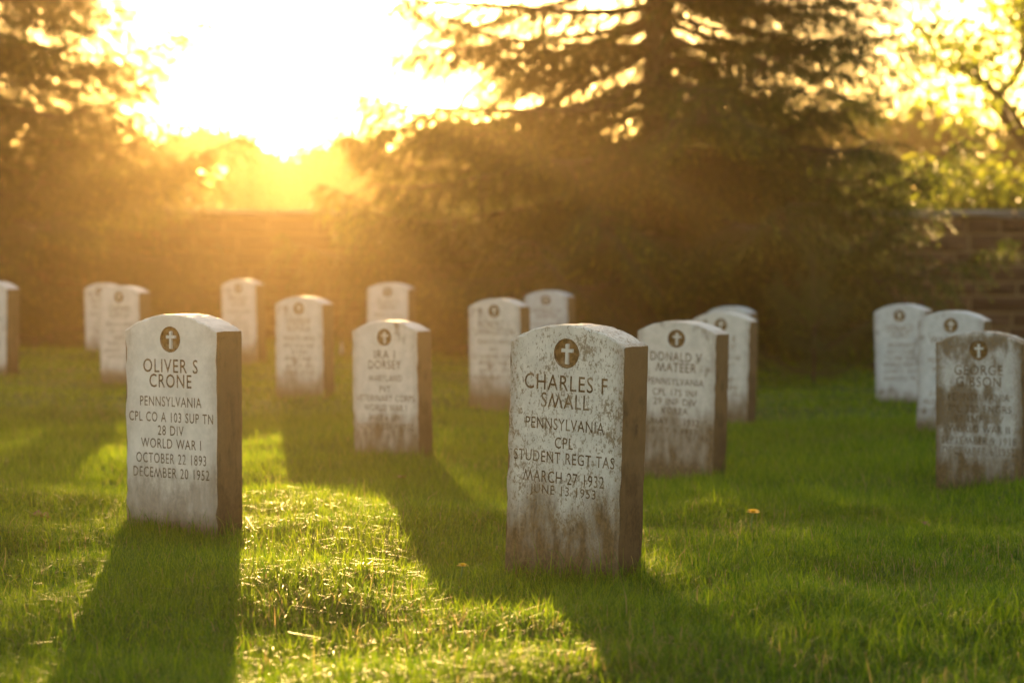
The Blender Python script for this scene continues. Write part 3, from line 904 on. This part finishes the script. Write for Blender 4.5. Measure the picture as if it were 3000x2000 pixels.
# ------------------------------------------------------------------ lawn
def blades(n, xr, yr, rs, hmean, wmean, segs, keep):
    """grass blades with base in the given area; keep(x,y)->probability"""
    x = rs.uniform(*xr, n); y = rs.uniform(*yr, n)
    k = rs.rand(n) < keep(x, y)
    x, y = x[k], y[k]; n = len(x)
    tuft = 0.5 + 0.5 * np.sin(x * 9.1 + 2.2 * np.sin(y * 6.3)) * np.sin(y * 8.3 + 1.7 * np.sin(x * 7.1))
    tuft2 = 0.5 + 0.5 * np.sin(x * 2.3 + 1.3 * np.sin(y * 1.7) + 1.0) * np.sin(y * 2.9 + 0.8 * np.sin(x * 3.1))
    near = np.zeros(n)
    for v in ST.values():
        ca, sa = math.cos(R(v[3])), math.sin(R(v[3]))
        lx = (x - v[0]) * ca + (y - v[1]) * sa; ly = -(x - v[0]) * sa + (y - v[1]) * ca
        dd = np.hypot(np.maximum(np.abs(lx) - SW / 2, 0), np.maximum(np.abs(ly) - STK / 2, 0))
        near = np.maximum(near, np.exp(-(dd / 0.045) ** 2))
    near *= 0.4 + 1.2 * (0.5 + 0.5 * np.sin(x * 31 + 3 * np.sin(y * 23)))
    h = hmean * rs.gamma(9, 1 / 9., n) * (0.66 + 0.4 * tuft + 0.28 * tuft2 + 0.62 * near)
    w = wmean * rs.uniform(0.6, 1.25, n)
    az = rs.uniform(0, 2 * np.pi, n) + 0.9 * np.sin(x * 1.9 + y * 1.3)
    lean = np.abs(rs.normal(0.85, 0.50, n)) + 0.12 * tuft
    wild = rs.rand(n) < 0.03
    lean[wild] += rs.uniform(0.4, 0.9, wild.sum()); h[wild] *= 1.25
    dx, dy = np.cos(az), np.sin(az)
    tw = az + np.pi / 2 + rs.normal(0, 0.5, n)
    wx, wy = np.cos(tw) * w / 2, np.sin(tw) * w / 2
    z = ground_z(x, y) - 0.004
    B = np.stack([x, y, z], -1)
    side = np.stack([wx, wy, np.zeros(n)], -1)
    def at(s):
        a = lean * s
        return B + np.stack([dx * h * s * np.sin(a), dy * h * s * np.sin(a), h * s * np.cos(a)], -1)
    tip = at(1.0)
    tint = np.clip(rs.normal(0.40, 0.34, n) + 0.22 * (tuft2 - 0.5), 0, 1)
    dry = rs.rand(n) < 0.03 + 0.10 * (tuft2 < 0.22)
    dryv = dry.astype(float) * rs.uniform(0.5, 1, n)
    if segs == 1:
        V = np.stack([B - side, B + side, tip], 1); T = np.arange(3 * n).reshape(-1, 3); return V.reshape(-1, 3), T, None, np.repeat(tint, 3), np.repeat(dryv, 3)
    if segs == 2:
        M1 = at(0.5)
        V = np.stack([B - side, B + side, M1 + side * .85, M1 - side * .85, tip], 1)
        b = np.arange(n)[:, None] * 5
        return V.reshape(-1, 3), b + np.array([[3, 2, 4]]), b + np.array([[0, 1, 2, 3]]), np.repeat(tint, 5), np.repeat(dryv, 5)

def view_keep(margin):
    # the lawn a viewer near the photographer could see
    return lambda x, y: (np.abs(x) < 0.285 * y + margin).astype(float)

rs = np.random.RandomState(11)
G = [blades(690000, (-3.2, 3.2), (3.0, 6.6), rs, 0.041, 0.0026, 2, view_keep(1.1)),
     blades(590000, (-4.2, 4.2), (6.6, 10.6), rs, 0.041, 0.0038, 1, view_keep(1.1)),
     blades(430000, (-7.5, 7.5), (10.6, 21.4), rs, 0.040, 0.0080, 1, view_keep(1.0))]
Vs, Ts, Qs, Ti, Dr = [], [], [], [], []; off = 0
for V, T, Qd, ti, dr in G:
    Vs.append(V); Ts.append(T + off); Ti.append(ti); Dr.append(dr)
    if Qd is not None: Qs.append(Qd + off)
    off += len(V)
gme = np_mesh('grass', np.concatenate(Vs), [np.concatenate(Qs), np.concatenate(Ts)], {'tint': np.concatenate(Ti), 'dry': np.concatenate(Dr)})
t = NT('grass_blades')
at = t.n('ShaderNodeAttribute', attribute_name='tint').outputs['Fac']
dr = t.n('ShaderNodeAttribute', attribute_name='dry').outputs['Fac']
co = t.n('ShaderNodeTexCoord').outputs['Object']
pn = t.noise(co, 0.9, 4, 0.6)
c = t.mix(at, (0.036, 0.098, 0.003), (0.190, 0.270, 0.007))
c = t.mix(t.ramp(pn, 0.4, 0.7, 0, 0.35), c, (0.115, 0.140, 0.006))
c = t.mix(dr, c, (0.26, 0.19, 0.08))
p = t.principled(c, 0.58, None, 0.13)
tr = t.n('ShaderNodeBsdfTranslucent'); t.l(c, tr.inputs['Color'])
ms = t.n('ShaderNodeMixShader'); ms.inputs[0].default_value = 0.5
t.l(p, ms.inputs[1]); t.l(tr.outputs[0], ms.inputs[2])
M_GRASS = t.done(ms.outputs[0])
tag(link_mesh('grass', gme, M_GRASS), 'short mown green lawn between the headstones', 'grass', kind='stuff')

# ------------------------------------------------------------------ small things in the lawn
def flat_mat(name, c, rough=0.7, trans=0.0):
    t = NT(name)
    co = t.n('ShaderNodeTexCoord').outputs['Object']; nz = t.noise(co, 40, 4)
    cc = t.mix(nz, tuple(v * 0.75 for v in c), tuple(min(1, v * 1.2) for v in c))
    p = t.principled(cc, rough, None, 0.3)
    if trans:
        tr = t.n('ShaderNodeBsdfTranslucent'); t.l(cc, tr.inputs['Color'])
        ms = t.n('ShaderNodeMixShader'); ms.inputs[0].default_value = trans
        t.l(p, ms.inputs[1]); t.l(tr.outputs[0], ms.inputs[2]); p = ms.outputs[0]
    return t.done(p)
M_YEL = flat_mat('dandelion_yellow', (0.72, 0.46, 0.03), 0.6, 0.3)
M_STEM = flat_mat('stem_green', (0.12, 0.20, 0.05), 0.5, 0.3)
M_BROWNLEAF = flat_mat('dead_leaf', (0.24, 0.12, 0.06), 0.7, 0.3)
M_WHITE = flat_mat('white_plastic', (0.75, 0.73, 0.70), 0.5)

def dandelion(label, x, y, h, r, seed):
    rs = np.random.RandomState(seed)
    root = empty('dandelion', (x, y, gz(x, y))); tag(root, label, 'flower', 'dandelions in the lawn')
    a = Acc(); s = np.linspace(0, 1, 7)
    a.tube(np.stack([0.006 * s ** 2, 0 * s, h * s], -1), np.full(7, 0.0022), 6)
    link_mesh('stem', a.mesh('stem', True), M_STEM, root)
    a = Acc()
    for ring, (n, el, ln) in enumerate(((20, 0.18, 1.0), (18, 0.5, 0.88), (14, 0.85, 0.66), (9, 1.2, 0.45))):
        for k in range(n):
            az = 2 * math.pi * (k + 0.5 * ring) / n + rs.uniform(-.08, .08)
            e = el + rs.uniform(-.1, .1)
            d = np.array([math.cos(az) * math.cos(e), math.sin(az) * math.cos(e), math.sin(e)]); sd = np.array([-math.sin(az), math.cos(az), 0]) * r * 0.13
            b = np.array([0.006, 0, h]); q = b + d * r * ln * rs.uniform(.9, 1.1)
            a.add([b - sd * .4, b + sd * .4, q + sd, q - sd, b + d * r * ln * 1.12], T=[(3, 2, 4)], Q=[(0, 1, 2, 3)])
    link_mesh('flower_head', a.mesh('flower_head'), M_YEL, root)
dandelion('yellow dandelion in the grass right of the nearest headstone', 0.708, 5.87, 0.062, 0.020, 1)
dandelion('half closed orange dandelion in the shaded grass left of the nearest headstone', -0.126, 4.83, 0.050, 0.014, 2)

def dead_leaf(label, x, y, size, rz, seed):
    rs = np.random.RandomState(seed)
    pts = [(0, 0), (.25, .30), (.45, .22), (.62, .42), (.75, .2), (1, 0), (.75, -.2), (.6, -.4), (.45, -.2), (.22, -.3)]
    V = []; 
    for lay in (0, -0.0015):
        for (px, py) in pts: V.append((px * size, py * size, size * (0.25 * abs(py) * 2 + 0.22 * px * (1 - px)) + lay + rs.uniform(-.002, .002)))
        V.append((0.5 * size, 0, size * 0.05 + lay))
    n = len(pts); m = n + 1
    F = [(n, i, (i + 1) % n) for i in range(n)] + [(m + n, m + (i + 1) % n, m + i) for i in range(n)] + [(i, m + i, m + (i + 1) % n, (i + 1) % n) for i in range(n)]
    me = bpy.data.meshes.new('dead_leaf'); me.from_pydata(V, [], F)
    o = link_mesh('fallen_leaf', me, M_BROWNLEAF); o.location = (x, y, gz(x, y) + 0.028); o.rotation_euler = (R(rs.uniform(-15, 15)), R(rs.uniform(-25, 25)), rz)
    tag(o, label, 'leaf', 'fallen leaves on the lawn')
dead_leaf('curled brown fallen leaf in the grass at the left edge of the picture', -1.40, 5.78, 0.075, 0.5, 1)
dead_leaf('small reddish fallen leaf in the grass below the GEORGE GIBSON stone', 1.26, 6.0, 0.035, 2.0, 2)
dead_leaf('small pale fallen leaf in the shadow beside the IRA I DORSEY stone', -0.42, 7.35, 0.04, 1.0, 3)

def marker_peg(x, y):
    a = Acc()
    prof = [(0.000, 0.016), (0.012, 0.019), (0.030, 0.017), (0.045, 0.010), (0.055, 0.0075), (0.088, 0.0085), (0.098, 0.006), (0.101, 0.001)]
    a.tube([(0, 0, z) for z, r in [(-0.03, 0.008)] + prof], [0.008] + [r for z, r in prof], 14)
    o = link_mesh('grave_vase', a.mesh('grave_vase', True), M_WHITE); o.location = (x, y, gz(x, y) + 0.02)
    tag(o, 'tiny white bottle shaped vase in the far grass left of the IRA I DORSEY stone', 'vase')
marker_peg(-1.42, 16.6)

# ------------------------------------------------------------------ haze volume, added to stand in for warm lens glare
def haze():
    x0, x1, y0, y1, z0, z1 = -265, 265, -265, 265, -1.2, 17.2
    V = [(x, y, z) for z in (z0, z1) for y in (y0, y1) for x in (x0, x1)]
    F = [(0, 2, 3, 1), (4, 5, 7, 6), (0, 1, 5, 4), (2, 6, 7, 3), (0, 4, 6, 2), (1, 3, 7, 5)]
    me = bpy.data.meshes.new('haze'); me.from_pydata(V, [], F)
    m = bpy.data.materials.new('glare_haze'); m.use_nodes = True
    nt = m.node_tree; nt.nodes.clear()
    out = nt.nodes.new('ShaderNodeOutputMaterial'); pv = nt.nodes.new('ShaderNodeVolumePrincipled')
    pv.inputs['Color'].default_value = (0.20, 0.152, 0.086, 1)
    pv.inputs['Density'].default_value = HAZE_DENSITY
    pv.inputs['Anisotropy'].default_value = HAZE_G
    nt.links.new(pv.outputs[0], out.inputs['Volume'])
    o = link_mesh('haze', me, m)
    tag(o, 'warm haze added in place of lens glare around the low sun', 'haze', kind='stuff')
haze()
